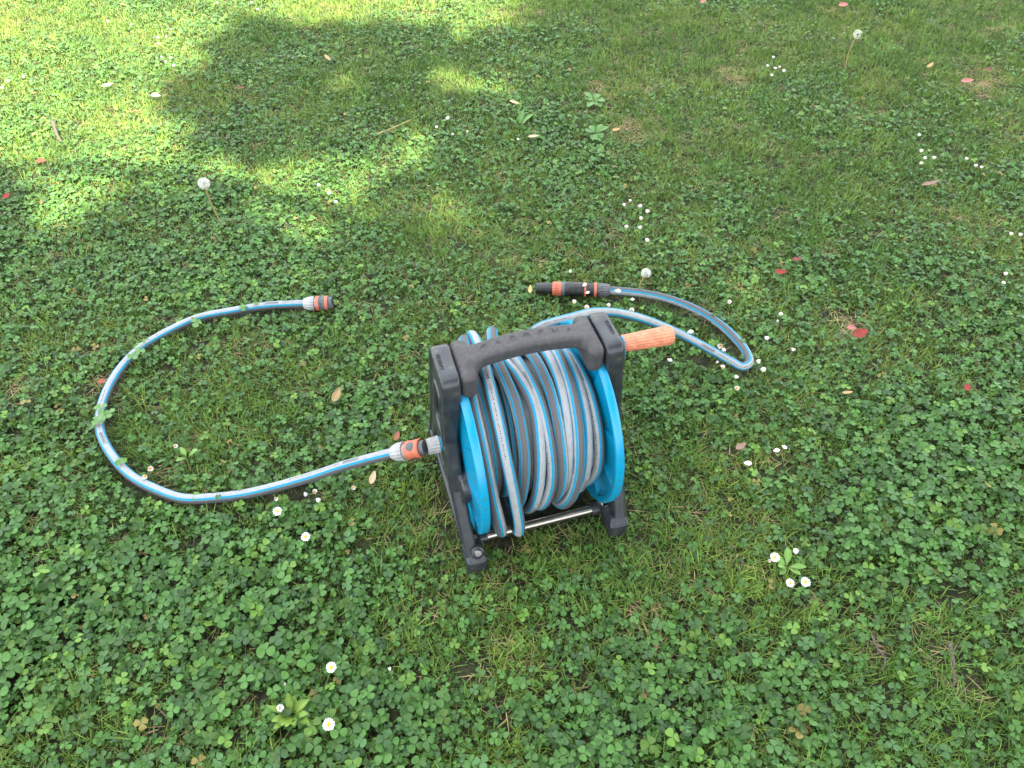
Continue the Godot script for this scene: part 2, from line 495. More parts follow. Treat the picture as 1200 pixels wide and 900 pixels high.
func flange_mesh(s: int) -> ArrayMesh:
	# both faces are a ring of ten sloping pockets: each falls away along the turn and ends in a step
	var mb := MB.new()
	var radii := [0.040, 0.075, 0.095, 0.110, 0.130, 0.150, 0.158, 0.164]
	var n := 9
	var per := 12
	for face in [-1.0, 1.0]:
		for k in n:
			var rows := []
			for j in per + 1:
				var u := float(j) / per
				var a := TAU * (k + u) / n
				var row := []
				for q in radii.size():
					var rr: float = radii[q]
					var t := clampf((rr - 0.09) / 0.05, 0, 1)
					var lip := clampf((rr - 0.152) / 0.010, 0, 1)
					var hump := lerpf(0.0068 if face * s < 0 else 0.0120, 0.0064, clampf((rr - 0.10) / 0.06, 0, 1))
					var deep := (0.0095 if face * s < 0 else 0.006) * t * u * (1.0 - lip)
					row.append(Vector3(face * (hump - deep), rr * cos(a), rr * sin(a)))
				rows.append(row)
			for j in per:
				for q in radii.size() - 1:
					var p0: Vector3 = rows[j][q]; var p1: Vector3 = rows[j + 1][q]; var p2: Vector3 = rows[j + 1][q + 1]; var p3: Vector3 = rows[j][q + 1]
					var nr := (p2 - p0).cross(p3 - p1).normalized()
					if nr.x * face < 0: nr = -nr
					mb.flat(p0, p1, p2, p3, nr)
			# the step at the end of the pocket
			var a2 := TAU * (k + 1) / n
			for q in radii.size() - 1:
				var e0: Vector3 = rows[per][q]; var e1: Vector3 = rows[per][q + 1]
				var r0: float = radii[q]; var r1: float = radii[q + 1]
				var h0 := lerpf(0.0068 if face * s < 0 else 0.0120, 0.0064, clampf((r0 - 0.10) / 0.06, 0, 1)); var h1 := lerpf(0.0068 if face * s < 0 else 0.0120, 0.0064, clampf((r1 - 0.10) / 0.06, 0, 1))
				var s0 := Vector3(face * h0, e0.y, e0.z); var s1 := Vector3(face * h1, e1.y, e1.z)
				mb.flat(e0, e1, s1, s0, Vector3(0, sin(a2), -cos(a2)))
	lathe(mb, [Vector2(-0.0062, 0.160), Vector2(-0.0074, 0.1655), Vector2(-0.0078, 0.1700), Vector2(-0.0072, 0.1722), Vector2(-0.0060, 0.1730), Vector2(0.0060, 0.1730), Vector2(0.0072, 0.1722), Vector2(0.0078, 0.1700), Vector2(0.0074, 0.1655), Vector2(0.0062, 0.160)], 96)
	return mb.mesh()

# ------------------------------------------------------------------ hoses
func coil(deg: float, x: float, r: float) -> Vector3:
	var a := deg_to_rad(deg)
	return reel_point(Vector3(x, HUB + r * cos(a), r * sin(a)))

func mark_hose(path: PackedVector3Array) -> void:
	for p in path:
		if p.y > 0.07: continue
		for dx in range(-2, 3):
			for dz in range(-2, 3):
				if dx * dx + dz * dz <= 2: hose_marks[Vector2i(int(floor(p.x * 100.0)) + dx, int(floor(p.z * 100.0)) + dz)] = true

func main_hose() -> Dictionary:
	var pts := []
	# inner layer, wound from right to left
	for k in range(0, 9 * 8 + 1):
		var t := k / 8.0
		pts.append(coil(-60.0 + 45.0 * k, lerpf(0.098, -0.098, t / 9.0) + 0.002 * sin(k * 1.7), 0.112 + 0.003 * sin(k * 2.3)))
	# outer layer: (angle over the top towards the front, place along the axle, radius) of every turn, from left to right
	var turns := [
		[[-48, -0.080, 0.172], [8, -0.102, 0.150], [44, -0.104, 0.146], [85, -0.099, 0.146], [112, -0.090, 0.170], [124, -0.086, 0.180], [152, -0.082, 0.166], [185, -0.080, 0.150], [240, -0.074, 0.150]],
		[[-44, -0.063, 0.182], [-15, -0.066, 0.166], [19, -0.071, 0.158], [58, -0.071, 0.157], [90, -0.064, 0.164], [112, -0.058, 0.180], [122, -0.056, 0.186], [150, -0.052, 0.168], [185, -0.046, 0.148], [240, -0.036, 0.152]],
		[[-46, -0.024, 0.182], [-18, -0.042, 0.160], [23, -0.034, 0.141], [57, -0.037, 0.139], [91, -0.046, 0.139], [125, -0.050, 0.140], [180, -0.044, 0.139], [250, -0.036, 0.139]],
		[[-17, -0.026, 0.141], [26, -0.006, 0.142], [59, -0.012, 0.143], [90, -0.020, 0.145], [113, -0.027, 0.150], [140, -0.030, 0.150], [180, -0.026, 0.142], [250, -0.018, 0.140]],
		[[-24, -0.006, 0.140], [26, 0.006, 0.141], [54, 0.007, 0.141], [85, 0.005, 0.143], [105, -0.004, 0.150], [135, -0.010, 0.148], [180, 0.0, 0.140], [250, 0.016, 0.140]],
		[[-23, 0.026, 0.140], [21, 0.029, 0.140], [49, 0.027, 0.140], [80, 0.026, 0.141], [108, 0.022, 0.142], [140, 0.020, 0.142], [180, 0.026, 0.140], [250, 0.040, 0.140]],
		[[-24, 0.050, 0.140], [18, 0.049, 0.139], [46, 0.044, 0.138], [88, 0.037, 0.137], [115, 0.036, 0.137], [180, 0.044, 0.138], [250, 0.060, 0.140]],
		[[-20, 0.068, 0.141], [24, 0.064, 0.143], [54, 0.058, 0.145], [82, 0.050, 0.150], [100, 0.042, 0.156], [118, 0.034, 0.158], [145, 0.034, 0.152], [180, 0.050, 0.142], [250, 0.078, 0.140]],
		[[-22, 0.082, 0.134], [24, 0.080, 0.133], [49, 0.077, 0.133], [74, 0.071, 0.135], [106, 0.067, 0.136], [140, 0.068, 0.136], [180, 0.074, 0.140], [250, 0.088, 0.140]],
		[[-20, 0.092, 0.127], [16, 0.097, 0.125], [56, 0.098, 0.125], [98, 0.096, 0.125], [125, 0.088, 0.128], [150, 0.088, 0.134], [190, 0.086, 0.140], [240, 0.078, 0.146], [275, 0.068, 0.156], [300, 0.062, 0.172]],
	]
	for t in turns:
		for k in t: pts.append(coil(k[0], k[1], k[2]))
	# and off the back of the drum, round to the nozzle on the grass
	for k in [[676, 371, 0.285], [700, 366, 0.24], [730, 368, 0.185], [765, 378, 0.13], [800, 393, 0.085], [832, 410, 0.052], [858, 424, 0.036], [871, 430, 0.034], [877.5, 426, 0.036], [875.5, 415, 0.034], [864, 399, 0.028], [845, 381, 0.026], [818, 364, 0.025], [786, 351, 0.026], [752, 343.5, 0.027], [726, 341, 0.028], [712, 340, 0.028]]:
		pts.append(at(k[0], k[1], k[2]))
	var path := smooth_path(pts, 0.007)
	var h := thing("garden_hose")
	tag(h, "long grey and turquoise striped hose wound round the drum and looping off behind the crank", "hose")
	var mb := MB.new()
	var reach := 0.0
	tube(mb, path, func(_t: float) -> float: return 0.0100, 16, 0.3, 1.5, 0.62)
	part("striped_tube", mb.mesh(), M.hose, h)
	mark_hose(path)
	return {"hose": h, "end": path[-1], "dir": (path[-1] - path[-4]).normalized()}

func along(p: Vector3, dir: Vector3) -> Transform3D:          # local x along dir
	var x := dir.normalized()
	var z := x.cross(Vector3.UP).normalized()
	return Transform3D(Basis(x, z.cross(x), z), p)

func make_coupling(parent: Node3D, xf: Transform3D, orange: bool) -> void:     # from the hose outwards along x
	var c := thing_child("coupling", parent)
	c.transform = xf
	var mb := MB.new()
	lathe(mb, [Vector2(-0.004, 0.0100), Vector2(-0.004, 0.0120), Vector2(0.003, 0.0150), Vector2(0.010, 0.0172), Vector2(0.020, 0.0178), Vector2(0.022, 0.0170), Vector2(0.022, 0.012)], 96, Transform3D(), 16, 0.05)
	part("ribbed_nut", mb.mesh(), M.grey, c)
	mb = MB.new()
	lathe(mb, [Vector2(0.020, 0.0125), Vector2(0.031, 0.0125)], 40)
	part("neck", mb.mesh(), M.grey, c)
	mb = MB.new()
	if orange:
		lathe(mb, [Vector2(0.028, 0.010), Vector2(0.028, 0.0165), Vector2(0.031, 0.0178), Vector2(0.036, 0.0172), Vector2(0.043, 0.0166), Vector2(0.051, 0.0176), Vector2(0.055, 0.0178), Vector2(0.057, 0.016), Vector2(0.057, 0.010)], 48)
		part("orange_sleeve", mb.mesh(), M.bright_orange, c)
		for k in 3:
			mb = MB.new()
			var a := 0.35 + TAU * k / 3.0
			var e := Vector3(0, cos(a), sin(a))
			for j in 25:
				for q in 7:
					var th := TAU * j / 24.0; var rr := 0.0082 * q / 6.0
					var along_ := rr * cos(th) * 0.95; var across := rr * sin(th) * 1.05
					var ang := a + across / 0.0172
					var rad := 0.0180 + 0.0008 * (1.0 - pow(q / 6.0, 4.0)) - 0.0006 * pow(q / 6.0, 6.0)
					var d := Vector3(0, cos(ang), sin(ang))
					mb.vert(Vector3(0.0425 + along_, 0, 0) + d * (rad + 0.0003 - 0.0008 * absf(0.0)), d)
			for j in 24:
				for q in 6: mb.quad(j * 7 + q, (j + 1) * 7 + q, (j + 1) * 7 + q + 1, j * 7 + q + 1)
			part("grip_pad", mb.mesh(), M.pad, c)
		mb = MB.new()
		lathe(mb, [Vector2(0.057, 0.0135), Vector2(0.066, 0.0135), Vector2(0.066, 0.0)], 40)
		part("collar", mb.mesh(), M.dark_grey, c)
	else:
		lathe(mb, [Vector2(0.026, 0.010), Vector2(0.026, 0.0170), Vector2(0.028, 0.0182), Vector2(0.034, 0.0182), Vector2(0.0345, 0.0174)], 48)
		lathe(mb, [Vector2(0.0485, 0.0174), Vector2(0.049, 0.0182), Vector2(0.054, 0.0182), Vector2(0.056, 0.017), Vector2(0.056, 0.011)], 48)
		part("orange_sleeve", mb.mesh(), M.bright_orange, c)
		mb = MB.new()
		lathe(mb, [Vector2(0.0343, 0.0176), Vector2(0.0487, 0.0176)], 72, Transform3D(), 12, 0.03)
		part("grip_band", mb.mesh(), M.pad, c)
		mb = MB.new()
		lathe(mb, [Vector2(0.055, 0.0150), Vector2(0.064, 0.0150), Vector2(0.066, 0.0138), Vector2(0.066, 0.0100), Vector2(0.050, 0.0090), Vector2(0.050, 0.0)], 40)
		part("collar", mb.mesh(), M.pad, c)

func supply_hose() -> void:
	var inlet := reel_point(Vector3(-0.182, HUB, 0.0))
	var a0 := at(462, 530.5, 0.158)
	var pts := []
	for k in [[462, 530.5, 0.158], [440, 536, 0.140], [405, 546, 0.110], [365, 558, 0.074], [325, 570, 0.045], [285, 579, 0.030], [250, 583.5, 0.025], [215, 583, 0.024], [182, 574, 0.024], [152, 556, 0.024], [130, 533, 0.025], [117, 506, 0.027], [117, 481, 0.027], [126, 455, 0.025], [142, 430, 0.024], [166, 406, 0.023], [196, 388, 0.023], [232, 373.5, 0.023], [272, 364, 0.023], [315, 358.5, 0.024], [345, 356.5, 0.025], [358, 356, 0.025]]:
		pts.append(at(k[0], k[1], k[2]))
	for k in range(2, pts.size() - 2): pts[k] += Vector3(rng.randf_range(-0.0012, 0.0012), rng.randf_range(-0.003, 0.001), rng.randf_range(-0.0012, 0.0012))
	var path := smooth_path(pts, 0.007)
	var h := thing("supply_hose")
	tag(h, "short striped hose curving across the clover from the reel's inlet to a loose coupling", "hose")
	var mb := MB.new()
	tube(mb, path, func(_t: float) -> float: return 0.0100, 16, 0.6, 0.08, 0.62)
	part("striped_tube", mb.mesh(), M.hose, h)
	mark_hose(path)
	var d := (inlet - path[0])
	make_coupling(h, along(path[0], d), true)
	make_coupling(h, along(path[-1], path[-1] - path[-4]), false)

func make_nozzle(end: Vector3, dir: Vector3) -> void:
	var tip := at(628, 337.5, 0.024)
	var ln := end.distance_to(tip)
	var k := ln / 0.19
	var o := thing("spray_nozzle")
	o.transform = along(end, tip - end)
	tag(o, "black spray nozzle with orange rings lying on the grass at the hose end", "hose nozzle")
	var put := func(called: String, prof: Array, m: Material, segs := 48, ribs := 0, depth := 0.0) -> void:
		var mb := MB.new()
		var pr := []
		for q in prof: pr.append(Vector2(q[0] * k, q[1]))
		lathe(mb, pr, segs, Transform3D(), ribs, depth)
		part(called, mb.mesh(), m, o)
	put.call("ribbed_nut", [[-0.006, 0.0102], [-0.006, 0.0135], [0.0, 0.0155], [0.020, 0.0172], [0.024, 0.0165], [0.024, 0.012]], M.dark_grey, 96, 16, 0.06)
	put.call("neck", [[0.022, 0.0140], [0.030, 0.0140]], M.dark_grey)
	put.call("orange_ring", [[0.029, 0.012], [0.029, 0.0178], [0.0305, 0.0187], [0.0345, 0.0187], [0.036, 0.0175]], M.bright_orange)
	put.call("grip_band", [[0.036, 0.0174], [0.042, 0.0166], [0.052, 0.0166], [0.057, 0.0174]], M.black, 72, 14, 0.03)
	put.call("orange_ring", [[0.057, 0.0174], [0.0585, 0.0185], [0.0605, 0.0185], [0.062, 0.0172]], M.bright_orange)
	put.call("nozzle_body", [[0.062, 0.0165], [0.068, 0.0180], [0.100, 0.0182], [0.114, 0.0180], [0.119, 0.0165], [0.119, 0.012]], M.black)
	put.call("shoulder", [[0.1125, 0.0183], [0.119, 0.0183], [0.1225, 0.0168], [0.1235, 0.015]], M.dark_grey)
	put.call("orange_ring", [[0.121, 0.0140], [0.121, 0.0165], [0.124, 0.0178], [0.142, 0.0176], [0.146, 0.0162], [0.146, 0.012]], M.bright_orange, 96, 20, 0.03)
	put.call("nozzle_tip", [[0.145, 0.0142], [0.150, 0.0145], [0.186, 0.0138], [0.190, 0.0128], [0.190, 0.0085], [0.178, 0.0075], [0.178, 0.0]], M.black, 72, 12, 0.02)

# ------------------------------------------------------------------ lawn
const COVER := [
	[4, 4, 4, 4, 4, 3, 2, 1, 1, 1, 1, 2, 2],
	[5, 5, 5, 6, 6, 6, 5, 4, 2, 3, 2, 2, 2],
	[8, 8, 8, 7, 7, 7, 7, 7, 3, 4, 5, 5, 5],
	[9, 9, 9, 8, 8, 7, 8, 8, 7, 6, 6, 6, 6],
	[9, 9, 8, 7, 6, 6, 5, 5, 6, 6, 8, 7, 7],
	[9, 9, 8, 6, 5, 5, 5, 5, 5, 6, 8, 9, 9],
	[9, 9, 8, 6, 6, 5, 5, 5, 5, 6, 7, 8, 8],
	[10, 10, 9, 9, 8, 7, 7, 7, 7, 7, 8, 6, 5],
	[10, 10, 10, 10, 9, 7, 6, 7, 8, 8, 7, 5, 4],
	[10, 10, 10, 9, 9, 7, 6, 7, 8, 8, 7, 5, 4]]
const BARE := [[215, 640, 26], [700, 112, 18], [1145, 815, 26], [680, 800, 22], [905, 545, 20], [735, 155, 20], [440, 640, 26], [1115, 700, 22], [1030, 770, 20], [120, 460, 26], [20, 470, 26], [985, 380, 30], [1150, 95, 30], [860, 90, 18], [560, 790, 20], [1090, 350, 20]]

func cover(px: Vector2) -> float:
	var x := clampf(px.x / 100.0, 0, 11.999); var y := clampf(px.y / 100.0, 0, 8.999)
	var i := int(x); var j := int(y)
	return lerpf(lerpf(COVER[j][i], COVER[j][i + 1], x - i), lerpf(COVER[j + 1][i], COVER[j + 1][i + 1], x - i), y - j) / 10.0

func bare(px: Vector2) -> float:
	var b := 0.0
	for k in BARE:
		var d := Vector2((px.x - k[0]) / k[2], (px.y - k[1]) / (k[2] * 0.7)).length()
		b = maxf(b, 1.3 - d)
	return clampf(b, 0.0, 1.0)

func spread_of(px: Vector2) -> float:           # full growth where the picture looks and a little beyond, thinner farther off
	var o := maxf(maxf(-px.x, px.x - 1200.0) / 1200.0, maxf(-px.y, px.y - 900.0) / 900.0)
	return 1.0 if o < 0.15 else (0.55 if o < 0.6 else (0.25 if o < 1.6 else 0.12))

func clover_mesh(sd: int) -> ArrayMesh:         # three leaflets, unit length, and a stalk hanging down
	var r := RandomNumberGenerator.new()
	r.seed = sd
	var mb := MB.new()
	var rows := [[0.04, 0.03], [0.20, 0.26], [0.43, 0.45], [0.67, 0.54], [0.88, 0.46], [1.0, 0.24]]
	var fold := r.randf_range(0.12, 0.42)
	for k in 3:
		var a := TAU * k / 3.0 + r.randf_range(-0.22, 0.22)
		var sz := r.randf_range(0.86, 1.08)
		var lift := r.randf_range(-0.12, 0.26)
		var roll := r.randf_range(-0.3, 0.3)
		var b := Basis(Vector3.UP, a) * Basis(Vector3.BACK, lift) * Basis(Vector3.RIGHT, roll)
		var ids := []
		for q in rows.size():
			var u: float = rows[q][0]; var w: float = rows[q][1]
			var droop := -0.22 * u * u
			var row := []
			for s in [-1.0, -0.55, 0.0, 0.55, 1.0]:
				var uu := u - (0.05 if q == 5 and s == 0.0 else 0.0) - (0.05 * absf(s) if q == 5 else 0.0)
				var p := Vector3(uu, droop + fold * absf(s) * w, s * w) * sz
				var nr := Vector3(0.35 * u, 1.0, -fold * signf(s) * (1.0 if s != 0.0 else 0.0))
				var tone := 1.0
				if s == 0.0: tone = 1.35 if q == 3 and sd % 2 else 1.2
				if absf(s) == 0.55 and q == 2: tone = 1.32 if sd % 2 else 1.12
				if absf(s) == 1.0 and q == 3: tone = 1.10
				if absf(s) == 1.0 and q < 2: tone = 0.9
				row.append(mb.vert(b * p, b * nr, Color(tone, tone, tone)))
			ids.append(row)
		for q in rows.size() - 1:
			for s in 4: mb.quad(ids[q][s], ids[q][s + 1], ids[q + 1][s + 1], ids[q + 1][s])
	var bend := Vector3(r.randf_range(-0.5, 0.5), 0, r.randf_range(-0.5, 0.5))
	var last := []
	for k in 4:
		var t := k / 3.0
		var c := Vector3(0, -2.4 * t, 0) + bend * t * t
		var ring := []
		for j in 3:
			var d := Vector3(cos(TAU * j / 3.0), 0, sin(TAU * j / 3.0))
			ring.append(mb.vert(c + d * 0.045, d, Color(1.3, 1.25, 1.1)))
		if k:
			for j in 3: mb.quad(last[j], last[(j + 1) % 3], ring[(j + 1) % 3], ring[j])
		last = ring
	return mb.mesh()

func tuft_mesh(sd: int, blades: int, tall: float, wide: float, spread: float, lie: float) -> ArrayMesh:
	var r := RandomNumberGenerator.new()
	r.seed = sd
	var mb := MB.new()
	for k in blades:
		var a := r.randf() * TAU
		var root := Vector3(r.randf_range(-1, 1), 0, r.randf_range(-1, 1)) * spread
		var dir := Vector3(cos(a), 0, sin(a))
		var side := Vector3(-sin(a), 0, cos(a))
		var ln := tall * r.randf_range(0.55, 1.1)
		var tilt := r.randf_range(0.15, 0.8) + lie
		var curl := r.randf_range(0.2, 1.0)
		var w := wide * r.randf_range(0.7, 1.2)
		var p := root
		var last := []
		var hue := r.randf()
		for q in 5:
			var t := q / 4.0
			var th := minf(tilt + curl * t, 1.75 if lie < 0.5 else 1.52)
			var tan_ := dir * sin(th) + Vector3.UP * cos(th)
			if q: p += tan_ * ln / 4.0
			var ww := w * (1.0 - pow(t, 2.2)) + 0.0001
			var nr := (dir * -cos(th) + Vector3.UP * sin(th))
			if nr.y < 0: nr = -nr
			var col := Color(1.25, 1.1, 1.2).lerp(Color(1, 1, 1), minf(t * 2.0, 1.0)) * lerpf(0.8, 1.2, hue)
			var c := [mb.vert(p - side * ww + nr * 0.0, nr - side * 0.4, col), mb.vert(p + side * ww, nr + side * 0.4, col)]
			if q: mb.quad(last[0], last[1], c[1], c[0])
			last = c
	return mb.mesh()

func scatter(called: String, meshes: Array, places: Array, tints: Array, m: Material, parent: Node3D) -> void:
	for k in meshes.size():
		var mm := MultiMesh.new()
		mm.transform_format = MultiMesh.TRANSFORM_3D
		mm.use_colors = true
		mm.mesh = meshes[k]
		mm.instance_count = places[k].size()
		for j in places[k].size():
			mm.set_instance_transform(j, places[k][j])
			mm.set_instance_color(j, tints[k][j])
		var o := MultiMeshInstance3D.new()
		o.name = called
		o.multimesh = mm
		o.material_override = m
		o.set_meta("kind", "stuff")
		parent.add_child(o, true)

func under_reel(x: float, z: float) -> bool:
	var p := Transform3D(Basis(Vector3.UP, deg_to_rad(REEL_TURN)), REEL_AT).affine_inverse() * Vector3(x, 0, z)
	return absf(p.x) < 0.185 and p.z > -0.15 and p.z < 0.13

func lawn() -> void:
	# one sheet of soil: fine where it is seen, wide steps out to the horizon
	var st := []
	for k in range(-120, 121):
		st.append(k * 0.05)
	for d in [8.0, 12.0, 20.0, 40.0, 80.0, 160.0, 320.0]:
		st.append(d); st.push_front(-d)
	var mb := MB.new()
	var n := st.size()
	for j in n:
		for i in n:
			mb.vert(Vector3(st[i], ground_height(st[i], st[j]), st[j]), Vector3.UP)
	for j in n - 1:
		for i in n - 1:
			mb.quad(j * n + i, j * n + i + 1, (j + 1) * n + i + 1, (j + 1) * n + i)
	var g := part("ground", mb.mesh(), M.soil, self)
	tag(g, "brown soil showing through gaps in the lawn", "ground", "", "structure")

	var cm := []; var cp := []; var ct := []
	for k in 8:
		cm.append(clover_mesh(100 + k)); cp.append([]); ct.append([])
	var gm := []; var gpl := []; var gt := []
	for k in 6:
		gm.append(tuft_mesh(300 + k, 11, [0.038, 0.030, 0.048, 0.035, 0.027, 0.042][k], [0.0010, 0.0008, 0.0013, 0.0009, 0.0008, 0.0011][k], 0.022, 0.0)); gpl.append([]); gt.append([])
	var sm := []; var sp := []; var stn := []
	for k in 3:
		sm.append(tuft_mesh(500 + k, 9, 0.05, 0.0009, 0.03, 1.1)); sp.append([]); stn.append([])
	var lo := Vector2(-6.5, -8.6); var hi := Vector2(6.5, 0.4)
	var area := (hi.x - lo.x) * (hi.y - lo.y)
	for k in int(area * 11500.0):
		var x := rng.randf_range(lo.x, hi.x); var z := rng.randf_range(lo.y, hi.y)
		var px := pixel(Vector3(x, 0, z))
		var sprd := spread_of(px)
		if rng.randf() > sprd: continue
		var co := cover(px)
		var nz := patches.get_noise_2d(x * 1.0, z * 1.0)
		var fine := bumps.get_noise_2d(x * 2.3 + 50.0, z * 2.3)
		var want := clampf(co + nz * 0.6 + fine * 0.35 - bare(px) * 0.8, 0.02, 1.0)
		if rng.randf() > want: continue
		if hose_marks.has(Vector2i(int(floor(x * 100.0)), int(floor(z * 100.0)))): continue
		var big := lerpf(0.0062, 0.0097, clampf(co * 0.7 + nz * 0.6, 0, 1)) * lerpf(0.5, 1.45, pow(rng.randf(), 1.5))
		big *= lerpf(0.86, 1.12, smoothstep(250.0, 700.0, px.y))
		var high := big * rng.randf_range(0.6, 2.1) + 0.003
		if under_reel(x, z):
			high = minf(high, 0.014); big *= 0.8
		var tilt := Vector3(rng.randfn(0, 0.34), 1.0, rng.randfn(0.05, 0.34)).normalized()
		var b := Basis(Quaternion(Vector3.UP, tilt)) * Basis(Vector3.UP, rng.randf() * TAU)
		var v := rng.randi() % cm.size()
		cp[v].append(Transform3D(b.scaled(Vector3.ONE * big), Vector3(x, ground_height(x, z) + high, z)))
		var tone := rng.randf_range(0.55, 1.4)
		var col := Color(0.052, 0.124, 0.026)
		var kind := rng.randf() + patches.get_noise_2d(x * 2.0 + 31.0, z * 2.0) * 0.25
		if kind < 0.12: col = Color(0.088, 0.168, 0.028)
		elif kind > 0.85: col = Color(0.048, 0.108, 0.034)
		if rng.randf() < 0.005: col = Color(0.17, 0.14, 0.04)
		ct[v].append(Color(col.r * tone, col.g * tone, col.b * tone))
	# a few clovers that have grown up over the hose
	for k in [[163, 411, 0.044], [156, 417, 0.040], [122, 487, 0.046], [114, 493, 0.044], [128, 484, 0.048], [118, 478, 0.043], [230, 378, 0.04]]:
		var p := at(k[0], k[1], k[2])
		var v := rng.randi() % cm.size()
		cp[v].append(Transform3D((Basis(Quaternion(Vector3.UP, Vector3(rng.randfn(0, 0.2), 1, 0.2).normalized())) * Basis(Vector3.UP, rng.randf() * TAU)).scaled(Vector3.ONE * 0.0135), p))
		ct[v].append(Color(0.10, 0.20, 0.06))
	# and others whose leaves reach across it here and there
	for m in hose_marks.keys():
		if rng.randf() > 0.035: continue
		var x: float = (m.x + rng.randf()) * 0.01; var z: float = (m.y + rng.randf()) * 0.01
		var v := rng.randi() % cm.size()
		var q := rng.randf_range(0.7, 1.25)
		cp[v].append(Transform3D((Basis(Quaternion(Vector3.UP, Vector3(rng.randfn(0, 0.25), 1, rng.randfn(0, 0.25)).normalized())) * Basis(Vector3.UP, rng.randf() * TAU)).scaled(Vector3.ONE * 0.0095 * q), Vector3(x, rng.randf_range(0.028, 0.042), z)))
		ct[v].append(Color(0.065 * q, 0.15 * q, 0.03 * q))
	for k in int(area * 5400.0):
		var x := rng.randf_range(lo.x, hi.x); var z := rng.randf_range(lo.y, hi.y)
		var px := pixel(Vector3(x, 0, z))
		if rng.randf() > spread_of(px): continue
		var co := cover(px)
		var nz := patches.get_noise_2d(x, z)
		var br := bare(px)
		var want := clampf(1.22 - co * 0.72 - nz * 0.5 - br * 0.40, 0.32, 1.0)
		if rng.randf() > want: continue
		if hose_marks.has(Vector2i(int(floor(x * 100.0)), int(floor(z * 100.0)))): continue
		var dry := rng.randf() < 0.06 + br * 0.5 + maxf(0.0, bumps.get_noise_2d(x * 1.3 - 20.0, z * 1.3)) * 0.25
		if dry and rng.randf() < 0.6:
			var v := rng.randi() % sm.size()
			sp[v].append(Transform3D((Basis(Vector3.UP, rng.randf() * TAU)).scaled(Vector3.ONE * rng.randf_range(0.6, 1.1)), Vector3(x, ground_height(x, z) + 0.004, z)))
			var q := rng.randf_range(0.6, 1.2)
			stn[v].append(Color(0.30 * q, 0.235 * q, 0.115 * q))
			continue
		var sc := rng.randf_range(0.6, 1.15) * lerpf(0.74, 0.82, smoothstep(300.0, 600.0, px.y))
		if under_reel(x, z): sc *= 0.45
		var v2 := rng.randi() % gm.size()
		gpl[v2].append(Transform3D((Basis(Quaternion(Vector3.UP, Vector3(rng.randfn(0, 0.15), 1, rng.randfn(0, 0.15)).normalized())) * Basis(Vector3.UP, rng.randf() * TAU)).scaled(Vector3.ONE * sc), Vector3(x, ground_height(x, z), z)))
		var t2 := rng.randf_range(0.55, 1.45)
		var yl := clampf(rng.randf() * 0.6 + patches.get_noise_2d(x * 1.4 + 9.0, z * 1.4 - 7.0) * 0.8 + 0.1, 0, 1)
		var c2 := Color(0.085, 0.172, 0.028).lerp(Color(0.160, 0.230, 0.040), yl)
		gt[v2].append(Color(c2.r * t2, c2.g * t2, c2.b * t2))
	var clover := thing("clover")
	tag(clover, "low green clover covering most of the lawn around the reel", "clover", "", "stuff")
	scatter("leaves", cm, cp, ct, M.leaf, clover)
	var grass := thing("grass")
	tag(grass, "short green lawn grass growing between the clover leaves", "grass", "", "stuff")
	scatter("blades", gm, gpl, gt, M.grass, grass)
	var straw := thing("dry_grass")
	tag(straw, "tan dead grass lying flat in the gaps of the lawn", "dry grass", "", "stuff")
	scatter("dead_blades", sm, sp, stn, M.dry, straw)

# ------------------------------------------------------------------ flowers
func daisy_petals(n: int, open: float, sd: int) -> ArrayMesh:       # open 1: flat, 0: cupped shut
	var r := RandomNumberGenerator.new()
	r.seed = sd
	var mb := MB.new()
	for k in n:
		var a := TAU * k / n + r.randf_range(-0.08, 0.08)
		var d := Vector3(cos(a), 0, sin(a)); var side := Vector3(-sin(a), 0, cos(a))
		var rise := lerpf(1.25, 0.12, open) + r.randf_range(-0.14, 0.14)
		var ln := r.randf_range(0.62, 0.76)
		var p := d * 0.24
		var last := []
		for q in 4:
			var t := q / 3.0
			var th := rise - (0.35 * t if open < 0.5 else 0.15 * t)
			if open < 0.5: th = rise + 0.5 * t
			var tan_ := d * cos(th) + Vector3.UP * sin(th)
			if q: p += tan_ * ln / 3.0
			var w: float = [0.06, 0.105, 0.115, 0.05][q]
			var nr := Vector3.UP * cos(th) - d * sin(th)
			var col := Color(0.78, 0.78, 0.77).lerp(Color(0.80, 0.66, 0.70), 0.5 if q == 3 and open < 0.5 and r.randf() < 0.4 else 0.0)
			var c := [mb.vert(p - side * w, nr - side * 0.3, col), mb.vert(p + nr * -0.02, nr, col), mb.vert(p + side * w, nr + side * 0.3, col)]
			if q:
				mb.quad(last[0], last[1], c[1], c[0]); mb.quad(last[1], last[2], c[2], c[1])
			last = c
	return mb.mesh()

func make_daisy(open: float, sd: int) -> Node3D:        # head at the origin, unit radius
	var o := thing("daisy")
	var pt := part("petals", daisy_petals(22, open, sd), M.petal, o)
	pt.set_meta("kind", "stuff")
	var mb := MB.new()
	lathe(mb, [Vector2(0.0, 0.30), Vector2(0.09, 0.27), Vector2(0.16, 0.17), Vector2(0.19, 0.0)], 16, Transform3D(Basis(Vector3(0, 1, 0), Vector3(-1, 0, 0), Vector3(0, 0, 1))))
	part("flower_centre", mb.mesh(), M.yolk, o)
	mb = MB.new()
	lathe(mb, [Vector2(-0.16, 0.0), Vector2(-0.13, 0.14), Vector2(0.0, 0.29), Vector2(0.08, 0.32 if open > 0.5 else 0.30)], 14, Transform3D(Basis(Vector3(0, 1, 0), Vector3(-1, 0, 0), Vector3(0, 0, 1))))
	tube(mb, smooth_path([Vector3(0, -0.12, 0), Vector3(0.1, -1.2, 0.05), Vector3(0.3, -2.8, 0.1)], 0.5), func(_t: float) -> float: return 0.07, 6)
	part("stem", mb.mesh(), M.stem, o)
	return o

